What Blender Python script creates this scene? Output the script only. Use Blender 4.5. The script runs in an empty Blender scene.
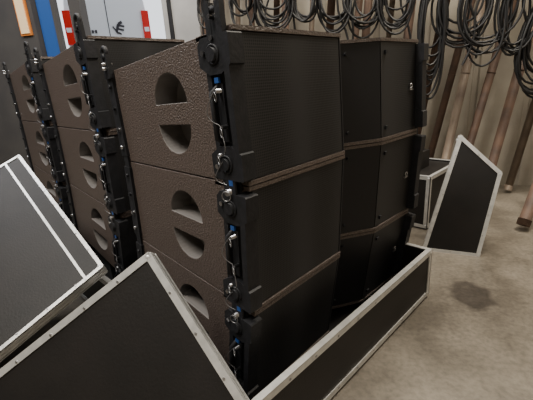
import bpy, bmesh, math, random
from mathutils import Vector, Matrix
random.seed(4)
V=Vector
sc=bpy.context.scene
# ------------------------------------------------------------ materials
def mat(name,col,rough=.6,metal=0,col2=None,nscale=5,bump=0,bscale=100,spec=None,emit=None,estr=0,detail=4,bdist=.004):
    m=bpy.data.materials.new(name); m.use_nodes=True
    nt=m.node_tree; b=nt.nodes['Principled BSDF']
    b.inputs['Base Color'].default_value=(*col,1)
    b.inputs['Roughness'].default_value=rough
    b.inputs['Metallic'].default_value=metal
    if spec is not None: b.inputs['Specular IOR Level'].default_value=spec
    tc=nt.nodes.new('ShaderNodeTexCoord')
    if col2:
        n=nt.nodes.new('ShaderNodeTexNoise'); n.inputs['Scale'].default_value=nscale; n.inputs['Detail'].default_value=detail
        r=nt.nodes.new('ShaderNodeValToRGB')
        r.color_ramp.elements[0].color=(*col,1); r.color_ramp.elements[1].color=(*col2,1)
        r.color_ramp.elements[0].position=.35; r.color_ramp.elements[1].position=.68
        nt.links.new(tc.outputs['Object'],n.inputs['Vector']); nt.links.new(n.outputs['Fac'],r.inputs['Fac'])
        nt.links.new(r.outputs['Color'],b.inputs['Base Color'])
    if bump:
        n=nt.nodes.new('ShaderNodeTexNoise'); n.inputs['Scale'].default_value=bscale; n.inputs['Detail'].default_value=2
        bp=nt.nodes.new('ShaderNodeBump'); bp.inputs['Strength'].default_value=bump; bp.inputs['Distance'].default_value=bdist
        nt.links.new(tc.outputs['Object'],n.inputs['Vector']); nt.links.new(n.outputs['Fac'],bp.inputs['Height'])
        nt.links.new(bp.outputs['Normal'],b.inputs['Normal'])
    if emit:
        b.inputs['Emission Color'].default_value=(*emit,1); b.inputs['Emission Strength'].default_value=estr
    return m
BROWN=mat('brown_textured_paint',(.066,.050,.043),.42,0,(.122,.096,.084),170,.9,190,detail=2,bdist=.0045)
POCKET=mat('handle_pocket',(.15,.14,.135),.5)
def grille_mat():
    m=mat('black_grille',(.012,.012,.013),.55,0,spec=.3)
    nt=m.node_tree; b=nt.nodes['Principled BSDF']
    tc=nt.nodes.new('ShaderNodeTexCoord'); v=nt.nodes.new('ShaderNodeTexVoronoi'); v.inputs['Scale'].default_value=150; v.inputs['Randomness'].default_value=0.0
    r=nt.nodes.new('ShaderNodeValToRGB'); r.color_ramp.elements[0].color=(.0012,.0012,.0012,1); r.color_ramp.elements[1].color=(.022,.022,.024,1)
    r.color_ramp.elements[0].position=.30; r.color_ramp.elements[1].position=.5
    nt.links.new(tc.outputs['Object'],v.inputs['Vector']); nt.links.new(v.outputs['Distance'],r.inputs['Fac']); nt.links.new(r.outputs['Color'],b.inputs['Base Color'])
    return m
GRILLE=grille_mat()
PLATE=mat('black_front_plate',(.014,.014,.016),.5,0,spec=.3)
STEEL=mat('black_rigging_steel',(.011,.012,.014),.55,0,(.018,.018,.022),40,.2,120,spec=.3)
SILV=mat('bright_steel',(.5,.5,.52),.3,1)
WIRE=mat('lanyard_wire',(.26,.26,.27),.4,.8)
BLUE=mat('blue_tag',(.015,.07,.26),.5)
ALU=mat('aluminium_trim',(.70,.70,.68),.38,.6,(.56,.56,.55),30,.1,60)
LAM=mat('black_laminate',(.010,.009,.0085),.5,0,(.014,.012,.011),8,.12,140,spec=.28)
FOAM=mat('black_foam',(.01,.01,.01),.95)
RUBBER=mat('black_cable',(.010,.010,.011),.5)
RUST=mat('rusty_steel_tube',(.14,.083,.056),.6,.1,(.065,.042,.032),9,.3,60)
GALV=mat('galvanised_tube',(.20,.155,.115),.5,.2,(.11,.08,.06),8)
WHITE=mat('white_tape',(.8,.8,.78),.6)
# ------------------------------------------------------------ builder
class B:
    def __init__(s,name): s.name=name; s.bm=bmesh.new(); s.m=[]
    def mi(s,m):
        if m not in s.m: s.m.append(m)
        return s.m.index(m)
    def raw(s,vs,fs,m,smooth=False):
        i=s.mi(m); bv=[s.bm.verts.new(v) for v in vs]; out=[]
        for f in fs:
            try: fc=s.bm.faces.new([bv[k] for k in f]); fc.material_index=i; fc.smooth=smooth; out.append(fc)
            except ValueError: pass
        bmesh.ops.recalc_face_normals(s.bm,faces=out)
    def box(s,lo,hi,m,M=None):
        x0,y0,z0=lo; x1,y1,z1=hi
        vs=[V((x,y,z)) for z in(z0,z1) for (x,y) in((x0,y0),(x1,y0),(x1,y1),(x0,y1))]
        if M: vs=[M@v for v in vs]
        s.raw(vs,[(3,2,1,0),(4,5,6,7),(0,1,5,4),(1,2,6,5),(2,3,7,6),(3,0,4,7)],m)
    def beam(s,p,q,w,h,m,up=(0,0,1)):
        p,q=V(p),V(q); d=(q-p).normalized(); up=V(up); sd=d.cross(up)
        if sd.length<1e-4: sd=d.cross(V((1,0,0)))
        sd.normalize(); u=sd.cross(d)
        vs=[e+sd*a*w/2+u*b*h/2 for e in(p,q) for a,b in((-1,-1),(1,-1),(1,1),(-1,1))]
        s.raw(vs,[(3,2,1,0),(4,5,6,7),(0,1,5,4),(1,2,6,5),(2,3,7,6),(3,0,4,7)],m)
    def prism(s,poly,zlo,zhi,m,M=None):
        f0=zlo if callable(zlo) else (lambda x,y:zlo); f1=zhi if callable(zhi) else (lambda x,y:zhi)
        n=len(poly); vs=[V((x,y,f0(x,y))) for x,y in poly]+[V((x,y,f1(x,y))) for x,y in poly]
        if M: vs=[M@v for v in vs]
        s.raw(vs,[tuple(range(n))[::-1],tuple(range(n,2*n))]+[(i,(i+1)%n,n+(i+1)%n,n+i) for i in range(n)],m)
    def cyl(s,p,q,r,m,n=16,r2=None):
        p,q=V(p),V(q); d=(q-p).normalized(); a=d.orthogonal().normalized(); b=d.cross(a); r2=r if r2 is None else r2
        vs=[p+(a*math.cos(t)+b*math.sin(t))*r for t in [2*math.pi*i/n for i in range(n)]]+[q+(a*math.cos(t)+b*math.sin(t))*r2 for t in [2*math.pi*i/n for i in range(n)]]
        s.raw(vs,[(i,(i+1)%n,n+(i+1)%n,n+i) for i in range(n)],m,True)
        s.raw(vs[:n],[tuple(range(n))],m); s.raw(vs[n:],[tuple(range(n))],m)
    def tube(s,pts,r,m,n=6,closed=False):
        pts=[V(p) for p in pts]; N=len(pts); rings=[]; a=None
        for i,p in enumerate(pts):
            if closed: d=(pts[(i+1)%N]-pts[i-1])
            else: d=pts[min(i+1,N-1)]-pts[max(i-1,0)]
            d.normalize()
            if a is None: a=d.orthogonal().normalized()
            a=(a-d*a.dot(d)).normalized(); b=d.cross(a)
            rings.append([p+(a*math.cos(2*math.pi*k/n)+b*math.sin(2*math.pi*k/n))*r for k in range(n)])
        vs=[v for rg in rings for v in rg]; fs=[]
        for i in range(N if closed else N-1):
            j=(i+1)%N
            for k in range(n): fs.append((i*n+k,i*n+(k+1)%n,j*n+(k+1)%n,j*n+k))
        s.raw(vs,fs,m,True)
    def ring(s,c,ax,R,r,m,n=16,sx=1,sy=1):
        c=V(c); ax=V(ax).normalized(); a=ax.orthogonal().normalized(); b=ax.cross(a)
        s.tube([c+a*math.cos(2*math.pi*i/n)*R*sx+b*math.sin(2*math.pi*i/n)*R*sy for i in range(n)],r,m,6,True)
    def ball(s,c,r,m,sc=(1,1,1),nu=12,nv=8):
        c=V(c); vs=[];fs=[]
        for j in range(nv+1):
            for i in range(nu):
                th=math.pi*j/nv; ph=2*math.pi*i/nu
                vs.append(c+V((r*sc[0]*math.sin(th)*math.cos(ph),r*sc[1]*math.sin(th)*math.sin(ph),r*sc[2]*math.cos(th))))
        for j in range(nv):
            for i in range(nu): fs.append((j*nu+i,j*nu+(i+1)%nu,(j+1)*nu+(i+1)%nu,(j+1)*nu+i))
        s.raw(vs,fs,m,True)
    def mesh(s):
        bmesh.ops.remove_doubles(s.bm,verts=s.bm.verts,dist=1e-6)
        me=bpy.data.meshes.new(s.name); s.bm.to_mesh(me); s.bm.free()
        for m in s.m: me.materials.append(m)
        return me
    def done(s,M=None,bevel=0):
        return place(s.name,s.mesh(),M,bevel)
def place(name,me,M=None,bevel=0):
    o=bpy.data.objects.new(name,me); sc.collection.objects.link(o)
    if M: o.matrix_world=M
    if bevel:
        b=o.modifiers.new('bevel','BEVEL'); b.width=bevel; b.segments=2; b.limit_method='ANGLE'; b.angle_limit=math.radians(40)
    return o
# ------------------------------------------------------------ loudspeaker cabinet
D=.64; WD=.98
def hh(y): return .177-.0482*y
FRONT=[(0,0),(.430,.012),(.50,.105),(.69,.02),(WD,.015)]
def half_disc(b,y0,z0,sgn,x0,x1,r=.080,h=.080):
    pts=[(y0+r*math.cos(t),z0+sgn*h*math.sin(t)) for t in [math.pi*i/20 for i in range(21)]]
    n=len(pts); vs=[V((x0,y,z)) for y,z in pts]+[V((x1,y,z)) for y,z in pts]
    b.raw(vs,[tuple(range(n)),tuple(range(n,2*n))]+[(i,(i+1)%n,n+(i+1)%n,n+i) for i in range(n)],POCKET)
def make_cabinet():
    core=B('core'); core.mi(BROWN); core.mi(POCKET)
    poly=[(x,y+.022) for x,y in FRONT]+[(WD,D),(0,D)]
    core.prism(poly,lambda x,y:-hh(y),lambda x,y:hh(y),BROWN)
    cut=B('cut'); cut.mi(BROWN); cut.mi(POCKET)
    for x0,x1 in((-.02,.075),(WD-.075,WD+.02)):
        half_disc(cut,.285,.028,1,x0,x1); half_disc(cut,.285,-.030,-1,x0,x1)
    oc=core.done(); ok=cut.done()
    bo=oc.modifiers.new('b','BOOLEAN'); bo.operation='DIFFERENCE'; bo.object=ok; bo.solver='EXACT'
    be=oc.modifiers.new('bevel','BEVEL'); be.width=.005; be.segments=3; be.limit_method='ANGLE'; be.angle_limit=math.radians(50)
    bpy.context.view_layer.update()
    me=bpy.data.meshes.new_from_object(oc.evaluated_get(bpy.context.evaluated_depsgraph_get()))
    bpy.data.objects.remove(oc); bpy.data.objects.remove(ok)
    b=B('line_array_loudspeaker'); b.mi(BROWN); b.mi(POCKET); b.bm.from_mesh(me)
    lip=FRONT+[(WD,.13),(0,.13)]
    b.prism(lip,lambda x,y:hh(y)-.010,lambda x,y:hh(y)+.0005,BROWN)
    b.prism(lip,lambda x,y:-hh(y)-.0005,lambda x,y:-hh(y)+.010,BROWN)
    g=.164
    b.prism([(.012,.004),(.425,.016),(.425,.034),(.012,.034)],-g,g,GRILLE)
    b.prism([(.505,.108),(.688,.025),(.700,.045),(.52,.13)],-g,g,PLATE)
    b.prism([(.692,.024),(WD-.012,.019),(WD-.012,.04),(.70,.045)],-g,g,GRILLE)
    b.prism([(.425,.014),(.432,.016),(.50,.107),(.495,.13),(.425,.05)],-.165,.165,STEEL)
    for z in(-.13,.13):
        b.cyl((.56,.082,z),(.555,.073,z),.006,STEEL,8); b.box((.715,.016,z-.006),(.73,.03,z+.006),STEEL)
    b.box((.905,.014,-.010),(.935,.0205,-.004),SILV); b.ring((.92,.016,.006),(0,1,0),.009,.0018,SILV)
    for sd,X in((-1,0),(1,WD)):
        def bx(a0,a1,y0,y1,z0,z1,m=STEEL):
            xa,xb=X+sd*a0,X+sd*a1
            b.box((min(xa,xb),y0,z0),(max(xa,xb),y1,z1),m)
        bx(-.014,.012,-.008,.080,-.158,.158)
        for s2 in(1,-1):
            pts=[(-.014,.158),(-.014,.098),(.02,.080),(.062,.080),(.094,.100),(.094,.145),(.080,.160),(-.011,.161)]
            n=len(pts); vs=[V((X-sd*.016,y,s2*z)) for y,z in pts]+[V((X+sd*.026,y,s2*z)) for y,z in pts]
            b.raw(vs,[tuple(range(n)),tuple(range(n,2*n))]+[(i,(i+1)%n,n+(i+1)%n,n+i) for i in range(n)],STEEL)
            b.cyl((X+sd*.02,.042,s2*.122),(X+sd*.034,.042,s2*.122),.015,STEEL,14)
            b.ring((X+sd*.027,.042,s2*.122),(1,0,0),.020,.003,STEEL)
            b.cyl((X+sd*.02,.074,s2*.128),(X+sd*.031,.074,s2*.128),.006,SILV,10)
        bx(.012,.026,-.008,.010,-.10,.10); bx(.012,.020,.064,.080,-.10,.10)
        bx(.012,.018,.030,.050,-.07,.06)
        b.tube([(X+sd*.012,.056,-.075),(X+sd*.032,.056,-.062),(X+sd*.032,.056,.042),(X+sd*.012,.056,.055)],.006,STEEL,8)
        bx(.004,.010,.022,.064,-.225,-.12); bx(.019,.025,.022,.064,-.225,-.12)
        b.cyl((X+sd*.0,.043,-.190),(X+sd*.036,.043,-.190),.008,SILV,10)
        b.ring((X+sd*.038,.043,-.198),(1,.3,0),.012,.0014,WIRE)
        for z,y in((.045,.040),(-.035,.034),(-.100,.056)):
            b.cyl((X+sd*.015,y,z),(X+sd*.034,y,z),.005,SILV,10)
            b.ring((X+sd*.036,y,z-.012),(1,.5*sd,.1),.011,.0013,WIRE)
        bx(.018,.024,.036,.050,.062,.074,BLUE); bx(.020,.026,.028,.042,-.174,-.160,BLUE)
        for k in range(3):
            z0=[.05,-.03,-.11][k]; z1=z0-[.08,.07,.06][k]; pts=[]
            for i in range(13):
                t=i/12; pts.append((X+sd*(.032+.010*math.sin(math.pi*t)),.042+.026*math.sin(math.pi*t)*(1 if k!=1 else -.9),z0+(z1-z0)*t-.012*math.sin(math.pi*t)))
            b.tube(pts,.0012,WIRE,5)
        bx(-.004,.010,D-.045,D-.005,-.130,.130)
        for z in(-.10,-.04,.03,.10):
            b.cyl((X+sd*.008,D-.026,z),(X+sd*.018,D-.026,z),.006,SILV if z<0 else STEEL,10)
        bx(.002,.008,D-.04,D-.012,-.185,-.10)
    b.box((.3,D-.002,-.09),(.65,D+.006,.09),STEEL)
    return b.mesh()
CAB=make_cabinet()
def fly_lug():
    b=B('rigging_link_plate')
    for y0,hgt,R in((.012,.058,.027),(D-.05,.03,.02)):
        yc=y0+R; x=-.010
        b.ring((x,yc,hgt),(1,0,0),R-.006,.0075,STEEL,20)
        b.box((x-.007,yc-R,-.05),(x+.007,yc-.009,hgt-.006),STEEL); b.box((x-.007,yc+.009,-.05),(x+.007,yc+R,hgt-.006),STEEL)
        b.box((x-.006,yc-.01,-.05),(x+.006,yc+.01,hgt-.032),STEEL)
        b.cyl((x-.02,yc,-.02),(x+.005,yc,-.02),.006,SILV,10)
        b.cyl((x-.018,yc,hgt-.036),(x+.016,yc,hgt-.036),.005,SILV,10)
    return b.mesh()
LUG=fly_lug()
TILT=[-2.8,2.72,8.24]
def stack(dx,dy,dz):
    y=.645+dy; z=1+.120+dz
    for i in range(3):
        t=math.radians(TILT[i]); h=.179
        cy=y+h*math.sin(t); cz=z-h*math.cos(t)
        M=Matrix.Translation((.568+dx,cy,cz))@Matrix.Rotation(t,4,'X')
        o=place('line_array_loudspeaker',CAB,M)
        y=cy+h*math.sin(t); z=cz-h*math.cos(t)
        if i==0:
            l=place('rigging_link_plate',LUG,None); l.parent=o; l.location=(0,0,.175)
# ------------------------------------------------------------ flight-case tray
def tray(name,lo,hi,wall=.014,t=.022):
    b=B(name); x0,y0,z0=lo; x1,y1,z1=hi
    b.box((x0,y0,z0),(x1,y1,z0+.015),LAM)
    b.box((x0,y0,z0+.015),(x1,y0+wall,z1),LAM); b.box((x0,y1-wall,z0+.015),(x1,y1,z1),LAM)
    b.box((x0,y0+wall,z0+.015),(x0+wall,y1-wall,z1),LAM); b.box((x1-wall,y0+wall,z0+.015),(x1,y1-wall,z1),LAM)
    e=.003
    for z,zz in((z0,z0+t),(z1-t,z1)):
        b.box((x0-e,y0-e,z),(x1+e,y0+.001,zz),ALU); b.box((x0-e,y1-.001,z),(x1+e,y1+e,zz),ALU)
        b.box((x0-e,y0-e,z),(x0+.001,y1+e,zz),ALU); b.box((x1-.001,y0-e,z),(x1+e,y1+e,zz),ALU)
    w=wall+.003
    b.box((x0-e,y0-e,z1-.001),(x1+e,y0+w,z1+e),ALU); b.box((x0-e,y1-w,z1-.001),(x1+e,y1+e,z1+e),ALU)
    b.box((x0-e,y0+w,z1-.001),(x0+w,y1-w,z1+e),ALU); b.box((x1-w,y0+w,z1-.001),(x1+e,y1-w,z1+e),ALU)
    for x in(x0,x1):
        for y in(y0,y1):
            sx=1 if x==x0 else -1; sy=1 if y==y0 else -1
            xa,xb=sorted((x-sx*e*1.2,x+sx*t)); ya,yb=sorted((y-sy*e*1.2,y+sy*.001))
            b.box((xa,ya,z0),(xb,yb,z1),ALU)
            xa,xb=sorted((x-sx*e*1.2,x+sx*.001)); ya,yb=sorted((y-sy*e*1.2,y+sy*t))
            b.box((xa,ya,z0),(xb,yb,z1),ALU)
            for z in(z0+.014,z1-.014): b.ball((x+sx*.010,y+sy*.010,z),.017,ALU)
    nx=int((x1-x0)/.12)
    for i in range(nx+1):
        x=x0+.04+i*(x1-x0-.08)/nx
        for z in(z0+t*.6,z1-t*.6): b.cyl((x,y0-e-.002,z),(x,y0,z),.004,SILV,8)
    return b
for dx,dy,dz in((0,0,0),(.05,.86,.08),(.10,1.74,.08)):
    stack(dx,dy,dz)
    b=tray('flight_case_base',(.435+dx,.55+dy,.012),(1.56+dx,1.35+dy,.240))
    b.box((.6+dx,1.0+dy,.027),(1.45+dx,1.18+dy,.088+dz),FOAM)
    for x in(.56,1.0,1.40): b.box((x+dx,.60+dy,.0),(x+.08+dx,1.26+dy,.012),RUBBER)
    if dz: b.box((.6+dx,.76+dy,.027),(1.45+dx,.86+dy,.05+dz*.9),FOAM)
    b.done(None)
# ------------------------------------------------------------ case lids (real leaning panels)
def lid(name,quad,th,w=.028,strips=()):
    q=[V(p)+V((0,0,1)) for p in quad]
    n=(q[1]-q[0]).cross(q[3]-q[0]).normalized()
    b=B(name); k=len(q)
    vs=q+[p+n*th for p in q]
    b.raw(vs,[(0,1,2,3),(7,6,5,4)]+[(i,(i+1)%k,k+(i+1)%k,k+i) for i in range(k)],LAM)
    c=sum(q,V((0,0,0)))/k
    for off in(-.0015,th+.0015):
        for i in range(k):
            a,d=q[i],q[(i+1)%k]; e=(d-a).normalized(); inn=n.cross(e)
            if inn.dot(c-a)<0: inn=-inn
            o=n*off+inn*(w/2-.004)
            b.beam(a+o,d+o,w,.004,ALU,n)
            m=int((d-a).length/.1); sg=-1 if off<0 else 1
            for j in range(1,m):
                pp=a+(d-a)*j/m+inn*w*.5+n*(off+sg*.002); b.cyl(pp,pp+n*sg*.002,.0035,SILV,8)
    for i in range(k):
        a,d=q[i],q[(i+1)%k]; e=(d-a).normalized(); inn=n.cross(e)
        if inn.dot(c-a)<0: inn=-inn
        for off in(.012,th-.012):
            b.beam(a+n*off-inn*.002,d+n*off-inn*.002,.004,min(w,th*.4),ALU,n)
        b.ball(a+n*.010+(c-a).normalized()*.012,.015,ALU); b.ball(a+n*(th-.010)+(c-a).normalized()*.012,.015,ALU)
    for s0,s1 in strips:
        for o in(-.002,th+.002): b.beam(V(s0)+V((0,0,1))+n*o,V(s1)+V((0,0,1))+n*o,.010,.005,ALU,n)
    return b.done(None)
T=V((.428,.880,-.434)); TR=V((.004,-.345,-.285)); TL=V((-.385,.225,-.282))
R1=T+TR*1.1
lid('flight_case_lid',[T,T+TL*1.88,R1+TL*.80,R1],.028,.019)
K=V((.462,1.37,-.668)); KT=V((-.01,.80,.355)); KL=V((-.39,.016,-.17))
lid('flight_case_lid',[K,K+KT,K+KT+KL*2.3,K+KL*1.85],.04,.014,[(K+KL*.17,K+KT+KL*.17)])
lid('flight_case_lid',[(2.02,.76,-1),(2.235,.684,-.355),(2.255,.464,-.547),(2.12,.49,-1)],.16,.020)
# ------------------------------------------------------------ room frame
MR=Matrix.Translation((2.323,3.049,0))@Matrix.Rotation(math.radians(-59.6),4,'Z')
def W(R,F,z=0): return V((F*.7046+R*.7096,F*.7096-R*.7046,z))
A0,A1,B0,H=-6,4.5,-7,4.2
def floor_mat():
    m=bpy.data.materials.new('concrete_floor'); m.use_nodes=True; nt=m.node_tree; b=nt.nodes['Principled BSDF']
    tc=nt.nodes.new('ShaderNodeTexCoord')
    n1=nt.nodes.new('ShaderNodeTexNoise'); n1.inputs['Scale'].default_value=2.2; n1.inputs['Detail'].default_value=9; n1.inputs['Roughness'].default_value=.68
    r1=nt.nodes.new('ShaderNodeValToRGB'); e=r1.color_ramp.elements; e[0].position=.38; e[0].color=(.095,.081,.062,1); e[1].position=.64; e[1].color=(.225,.196,.155,1)
    n2=nt.nodes.new('ShaderNodeTexNoise'); n2.inputs['Scale'].default_value=55; n2.inputs['Detail'].default_value=3
    r2=nt.nodes.new('ShaderNodeValToRGB'); e=r2.color_ramp.elements; e[0].position=.3; e[0].color=(.72,.72,.72,1); e[1].position=.6; e[1].color=(1,1,1,1)
    mx=nt.nodes.new('ShaderNodeMix'); mx.data_type='RGBA'; mx.blend_type='MULTIPLY'; mx.inputs[0].default_value=1
    L=nt.links.new
    for n in(n1,n2): L(tc.outputs['Object'],n.inputs['Vector'])
    L(n1.outputs['Fac'],r1.inputs['Fac']); L(n2.outputs['Fac'],r2.inputs['Fac']); L(r1.outputs['Color'],mx.inputs[6]); L(r2.outputs['Color'],mx.inputs[7])
    geo=nt.nodes.new('ShaderNodeNewGeometry'); vd=nt.nodes.new('ShaderNodeVectorMath'); vd.operation='DISTANCE'; vd.inputs[1].default_value=(1.69,.40,0)
    n3=nt.nodes.new('ShaderNodeTexNoise'); n3.inputs['Scale'].default_value=12; n3.inputs['Detail'].default_value=4
    ad=nt.nodes.new('ShaderNodeMath'); ad.operation='MULTIPLY_ADD'; ad.inputs[1].default_value=.16
    L(geo.outputs['Position'],vd.inputs[0]); L(tc.outputs['Object'],n3.inputs['Vector']); L(n3.outputs['Fac'],ad.inputs[0]); L(vd.outputs['Value'],ad.inputs[2])
    rr=nt.nodes.new('ShaderNodeValToRGB'); e=rr.color_ramp.elements; e[0].position=.16; e[0].color=(.38,.36,.35,1); e[1].position=.20; e[1].color=(1,1,1,1)
    m2=nt.nodes.new('ShaderNodeMix'); m2.data_type='RGBA'; m2.blend_type='MULTIPLY'; m2.inputs[0].default_value=1
    L(ad.outputs[0],rr.inputs['Fac']); L(mx.outputs[2],m2.inputs[6]); L(rr.outputs['Color'],m2.inputs[7]); L(m2.outputs[2],b.inputs['Base Color'])
    r3=nt.nodes.new('ShaderNodeMapRange'); r3.inputs[3].default_value=.28; r3.inputs[4].default_value=.58; L(n1.outputs['Fac'],r3.inputs[0]); L(r3.outputs[0],b.inputs['Roughness'])
    bp=nt.nodes.new('ShaderNodeBump'); bp.inputs['Strength'].default_value=.2; bp.inputs['Distance'].default_value=.003; L(n2.outputs['Fac'],bp.inputs['Height']); L(bp.outputs['Normal'],b.inputs['Normal'])
    return m
WALLM=mat('tan_wall_cladding',(.35,.315,.255),.7,0,(.26,.232,.19),3,.1,30)
DARKW=mat('dark_wall',(.05,.047,.047),.8,0,(.07,.065,.06),3)
COLM=mat('grey_column_paint',(.42,.42,.42),.6,0,(.34,.34,.34),4)
b=B('floor'); b.box((A0-.1,B0-.1,-.1),(A1+.1,.1,0),floor_mat()); b.done(MR)
b=B('wall_back'); a=0.0; pts=[]
while a<A1:
    pts+=[(a,0),(a+.345,0),(a+.355,.018),(a+.390,.018)]; a+=.40
pts=[p for p in pts if p[0]<=A1]; pts.append((A1,0))
for i in range(len(pts)-1):
    (xa,ya),(xb,yb)=pts[i],pts[i+1]
    b.raw([V((xa,ya,0)),V((xb,yb,0)),V((xb,yb,H)),V((xa,ya,H))],[(0,1,2,3)],WALLM)
b.box((0,.1,0),(A1,.15,H),WALLM)
b.done(MR)
b=B('wall_side'); b.box((-6,0,0),(-1.85,.15,H),DARKW); b.done(MR)
b=B('trim_2'); b.box((-1.85,0,2.9),(0,.15,H),DARKW); b.done(MR)
b=B('trim_1'); b.box((-.36,-.05,0),(-.001,.2,2.9),COLM); b.box((-.30,-.07,0),(-.26,-.05,2.9),STEEL); b.done(MR,.006)
b=B('door_1'); BL=mat('blue_door',(.02,.09,.32),.5)
b.box((-1.42,.02,.0),(-1.29,.12,2.9),DARKW); b.box((-1.84,.06,0),(-1.66,.10,2.9),BL); b.box((-1.66,.05,0),(-1.62,.11,2.9),DARKW); b.box((-1.8,.05,1.2),(-1.7,.06,1.25),SILV); b.done(MR)
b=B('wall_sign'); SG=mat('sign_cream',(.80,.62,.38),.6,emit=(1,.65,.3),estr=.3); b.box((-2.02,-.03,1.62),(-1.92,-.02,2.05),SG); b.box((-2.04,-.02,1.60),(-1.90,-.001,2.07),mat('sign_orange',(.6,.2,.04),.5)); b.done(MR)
for nm,lo,hi in(('wall_right',(A1,B0,0),(A1+.1,.1,H)),('wall_left',(A0-.1,B0,0),(A0,.1,H)),('wall_front',(A0-.1,B0-.1,0),(A1+.1,B0,H))):
    b=B(nm); b.box(lo,hi,WALLM if nm!='wall_left' else DARKW); b.done(MR)
b=B('ceiling'); b.box((A0-.1,B0-.1,H),(A1+.1,.15,H+.1),COLM); b.done(MR)
# ------------------------------------------------------------ steel tubes
def lean(name,a,lean_a,foot,r,L,m,head=-.05):
    b=B(name); p=V((a,-foot,r)); q=V((a+lean_a,head,L))
    b.cyl(p,q,r,m,16); b.cyl(p,p+(q-p).normalized()*.04,r*1.12,m,16)
    d=(q-p).normalized(); b.ring(p+d*L*.35,d,r,.004,m)
    return b.done(MR)
xs=[.05,.20,.36,.50,.66,.80,.96,1.10,1.26,1.40,1.56,1.70]
for i,a in enumerate(xs):
    lean('steel_tube',a,random.uniform(.16,.30) if a>1 else random.uniform(0,.2),random.uniform(.22,.30),random.choice([.022,.026,.032]),2.7,[RUST,RUST,GALV,RUST][i%4])
for a,l,r,m,ft in((1.84,.42,.030,RUST,.26),(1.98,.50,.028,RUST,.22),(2.10,.40,.032,GALV,.30),(2.25,.52,.030,RUST,.25),(2.45,.46,.034,RUST,.30),(2.64,.46,.028,GALV,.24),(2.82,.5,.030,RUST,.28)):
    lean('steel_tube',a,l,ft,r,2.7,m)
lean('steel_tube',2.46,.95,1.06,.034,2.7,RUST); lean('steel_tube',2.84,.6,.55,.030,2.7,RUST)
# ------------------------------------------------------------ hung cable coils
b=B('cable_hook_rail'); b.box((0.1,-.44,1.98),(3.0,-.40,2.02),GALV)
for a in(.12,.9,1.72,2.62): b.box((a,-.435,2.02),(a+.03,-.405,H),GALV)
b.done(MR)
def coil(a,z,ra,rz,loops,r=.0080,b0=-.47,tape=False):
    b=B('cable_coil'); pts=[]; n=26
    ja=[random.uniform(.55,1.25) for _ in range(loops+1)]; jz=[random.uniform(.65,1.2) for _ in range(loops+1)]; jb=[random.uniform(-.035,.035) for _ in range(loops+1)]; jo=[random.uniform(-.03,.03) for _ in range(loops+1)]
    jo[0]=0
    for i in range(loops*n+1):
        l=i//n; f=(i%n)/n; l2=min(l+1,loops)
        A=ja[l]*(1-f)+ja[l2]*f; Z=jz[l]*(1-f)+jz[l2]*f; Q=jb[l]*(1-f)+jb[l2]*f; O=jo[l]*(1-f)+jo[l2]*f
        t=2*math.pi*f
        pts.append((a+O*(1-math.cos(t))/2+ra*A*math.sin(t)*(1-.25*math.cos(t)),b0+Q+.02*math.sin(2*t+l),z+rz-rz*Z*(1-math.cos(t))))
    e=V(pts[-1]); sg=random.choice([-1,1])
    for k in range(1,11): pts.append((e.x+sg*.012*k+.02*math.sin(k),e.y-.01,e.z-.07*k))
    b.tube(pts,r,RUBBER,6)
    if tape: b.cyl((a-.03,b0-.05,z+rz-.10),(a+.015,b0-.05,z+rz+.01),.030,WHITE,10)
    b.tube([(a,b0,z+rz),(a,b0+.03,z+rz+.05),(a,-.43,2.0)],.006,RUBBER,5)
    b.done(MR)
for a,z,ra,rz,l,tp in((.28,1.60,.10,.20,6,0),(.55,1.64,.10,.2,6,0),(.80,1.60,.13,.21,8,0),(1.02,1.64,.11,.2,7,0),(1.24,1.58,.12,.22,7,0),(1.46,1.55,.13,.24,8,1),(1.68,1.54,.12,.26,8,0),
                    (1.93,1.28,.09,.38,10,0),(2.13,1.46,.16,.30,8,1),(2.28,1.36,.17,.36,8,0),(2.46,1.42,.13,.30,7,0),(2.66,1.12,.13,.34,9,0)):
    coil(a,z,ra,rz,l,tape=tp)
# ------------------------------------------------------------ case behind the right lid
b=tray('flight_case',(2.32,.86,.01),(2.85,1.4,.36),t=.022)
b.box((2.34,.88,.30),(2.83,1.38,.35),LAM)
b.box((2.45,1.0,.35),(2.65,1.25,.47),LAM); b.done(None)
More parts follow.
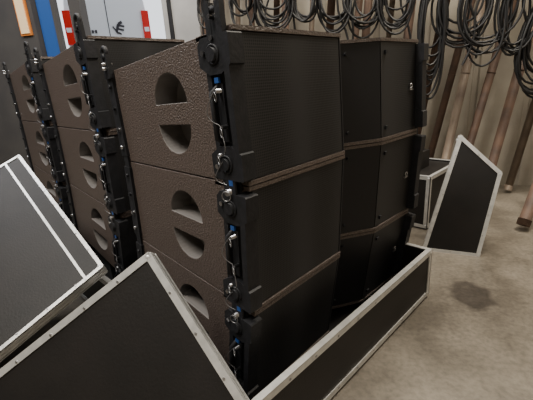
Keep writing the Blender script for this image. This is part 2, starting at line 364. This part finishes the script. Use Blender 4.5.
# ------------------------------------------------------------ outside: yard + van
b=B('yard_ground'); b.box((-9,.35,-.1),(6,14,.85),mat('asphalt',(.16,.16,.17),.9,0,(.2,.2,.2),20)); b.done(MR)
VW=mat('van_white',(.82,.83,.84),.3); RED=mat('tail_light_red',(.7,.02,.015),.25); DG=mat('van_black_plastic',(.02,.02,.02),.5); GLS=mat('van_glass',(.03,.04,.05),.1); EMB=mat('van_emblem',(.06,.06,.07),.3,.4)
def van():
    b=B('delivery_van')
    st=[(0,.84,.38,2.25,.72),(.05,.86,.34,2.3,.74),(3.3,.88,.34,2.3,.74),(3.9,.88,.34,2.1,.7),(4.5,.87,.34,1.25,.78),(5.0,.80,.36,1.05,.74),(5.08,.7,.42,.9,.66)]
    vs=[];fs=[]
    for y,w,z0,z1,wt in st:
        m=z0+(z1-z0)*.55
        vs+=[V((-w,y,z0)),V((-w,y,m)),V((-wt,y,z1-.07)),V((-wt+.08,y,z1)),V((wt-.08,y,z1)),V((wt,y,z1-.07)),V((w,y,m)),V((w,y,z0))]
    n=8
    for i in range(len(st)-1):
        for k in range(n): fs.append((i*n+k,i*n+(k+1)%n,(i+1)*n+(k+1)%n,(i+1)*n+k))
    fs+=[tuple(range(n)),tuple(range((len(st)-1)*n,len(st)*n))]
    b.raw(vs,fs,VW)
    b.box((-.008,-.006,.6),(.008,.0,2.2),EMB)
    for sd in(-1,1):
        b.box((sd*.79-.075,-.03,1.02),(sd*.79+.075,.1,1.62),RED); b.box((sd*.79-.05,-.034,1.24),(sd*.79+.05,.0,1.32),VW)
        for y in(.95,4.2):
            b.cyl((sd*.62,y,.34),(sd*.885,y,.34),.34,DG,24); b.cyl((sd*.88,y,.34),(sd*.895,y,.34),.2,SILV,16)
        b.box((sd*.885-.01,3.5,1.35),(sd*.885+.01,4.0,1.8),GLS); b.box((sd*.98-.07,4.0,1.25),(sd*.98+.07,4.1,1.55),DG)
    b.box((-.88,-.07,.36),(.88,.1,.62),DG); b.box((-.26,-.014,.82),(.26,.0,.93),WHITE)
    for p,q,wd in(((.14,1.24),(.20,1.38),.05),((.20,1.38),(.28,1.42),.05),((.20,1.36),(.32,1.34),.03),((.17,1.30),(.30,1.27),.03),((.14,1.24),(.24,1.20),.03),((.14,1.26),(.08,1.34),.025)):
        b.beam((p[0],-.01,p[1]),(q[0],-.01,q[1]),wd,.012,EMB,(0,1,0))
    for k in range(6): b.box((-.62+k*.065,-.012,1.22),(-.575+k*.065,.0,1.28),EMB)
    b.box((-.82,-.01,1.06),(.82,.002,1.085),EMB)
    c=W(-2.87,8.0); ang=math.atan2(c.y,c.x)-math.pi/2
    b.done(Matrix.Translation((c.x,c.y,.85))@Matrix.Rotation(ang,4,'Z')@Matrix.Scale(.90,4,(1,0,0)))
van()
# ------------------------------------------------------------ lights
def area(parent,loc,sx,sy,e,col,rot=(0,0,0)):
    l=bpy.data.lights.new('lamp','AREA'); l.shape='RECTANGLE'; l.size=sx; l.size_y=sy; l.energy=e; l.color=col
    o=bpy.data.objects.new('lamp',l); sc.collection.objects.link(o); o.parent=parent; o.location=loc; o.rotation_euler=rot
TUBE=mat('fluorescent_tube',(.9,.9,.85),.4,emit=(1,.93,.82),estr=6)
def fixture(x,y,z,e,col):
    b=B('ceiling_light'); b.box((-.8,-.12,.0),(.8,.12,.06),COLM)
    for yy in(-.06,.06): b.cyl((-.75,yy,-.01),(.75,yy,-.01),.015,TUBE,10)
    for xx in(-.6,.6): b.cyl((xx,0,.06),(xx,0,H-z),.008,STEEL,6)
    o=b.done(Matrix.Translation((x,y,z))@Matrix.Rotation(math.radians(-30),4,'Z'))
    area(o,(0,0,-.05),1.6,.5,e,col)
fixture(2.6,.1,3.7,165,(1,.91,.77))
fixture(-.8,1.2,3.7,155,(1,.94,.84))
fixture(-.6,4.2,3.7,80,(.95,.96,1))
fixture(-1.2,-2.0,3.7,40,(1,.91,.78))
fixture(1.2,2.4,3.7,85,(1,.93,.83))
w=bpy.data.worlds.new('World'); sc.world=w; w.use_nodes=True
nt=w.node_tree; bg=nt.nodes['Background']; bg.inputs['Color'].default_value=(.90,.94,1,1); bg.inputs['Strength'].default_value=1.7
# ------------------------------------------------------------ camera
th=math.radians(45.2); p=math.radians(17.85); ro=math.radians(3.6)
f=V((math.cos(th)*math.cos(p),math.sin(th)*math.cos(p),-math.sin(p))); r0=V((math.sin(th),-math.cos(th),0)); u0=r0.cross(f)
r=r0*math.cos(ro)-u0*math.sin(ro); u=r0*math.sin(ro)+u0*math.cos(ro)
M=Matrix(((r.x,u.x,-f.x,0),(r.y,u.y,-f.y,0),(r.z,u.z,-f.z,1),(0,0,0,1)))
cam=bpy.data.cameras.new('camera'); cam.sensor_width=36; cam.lens=25; cam.clip_start=.02
co=bpy.data.objects.new('camera',cam); sc.collection.objects.link(co); co.matrix_world=M; sc.camera=co
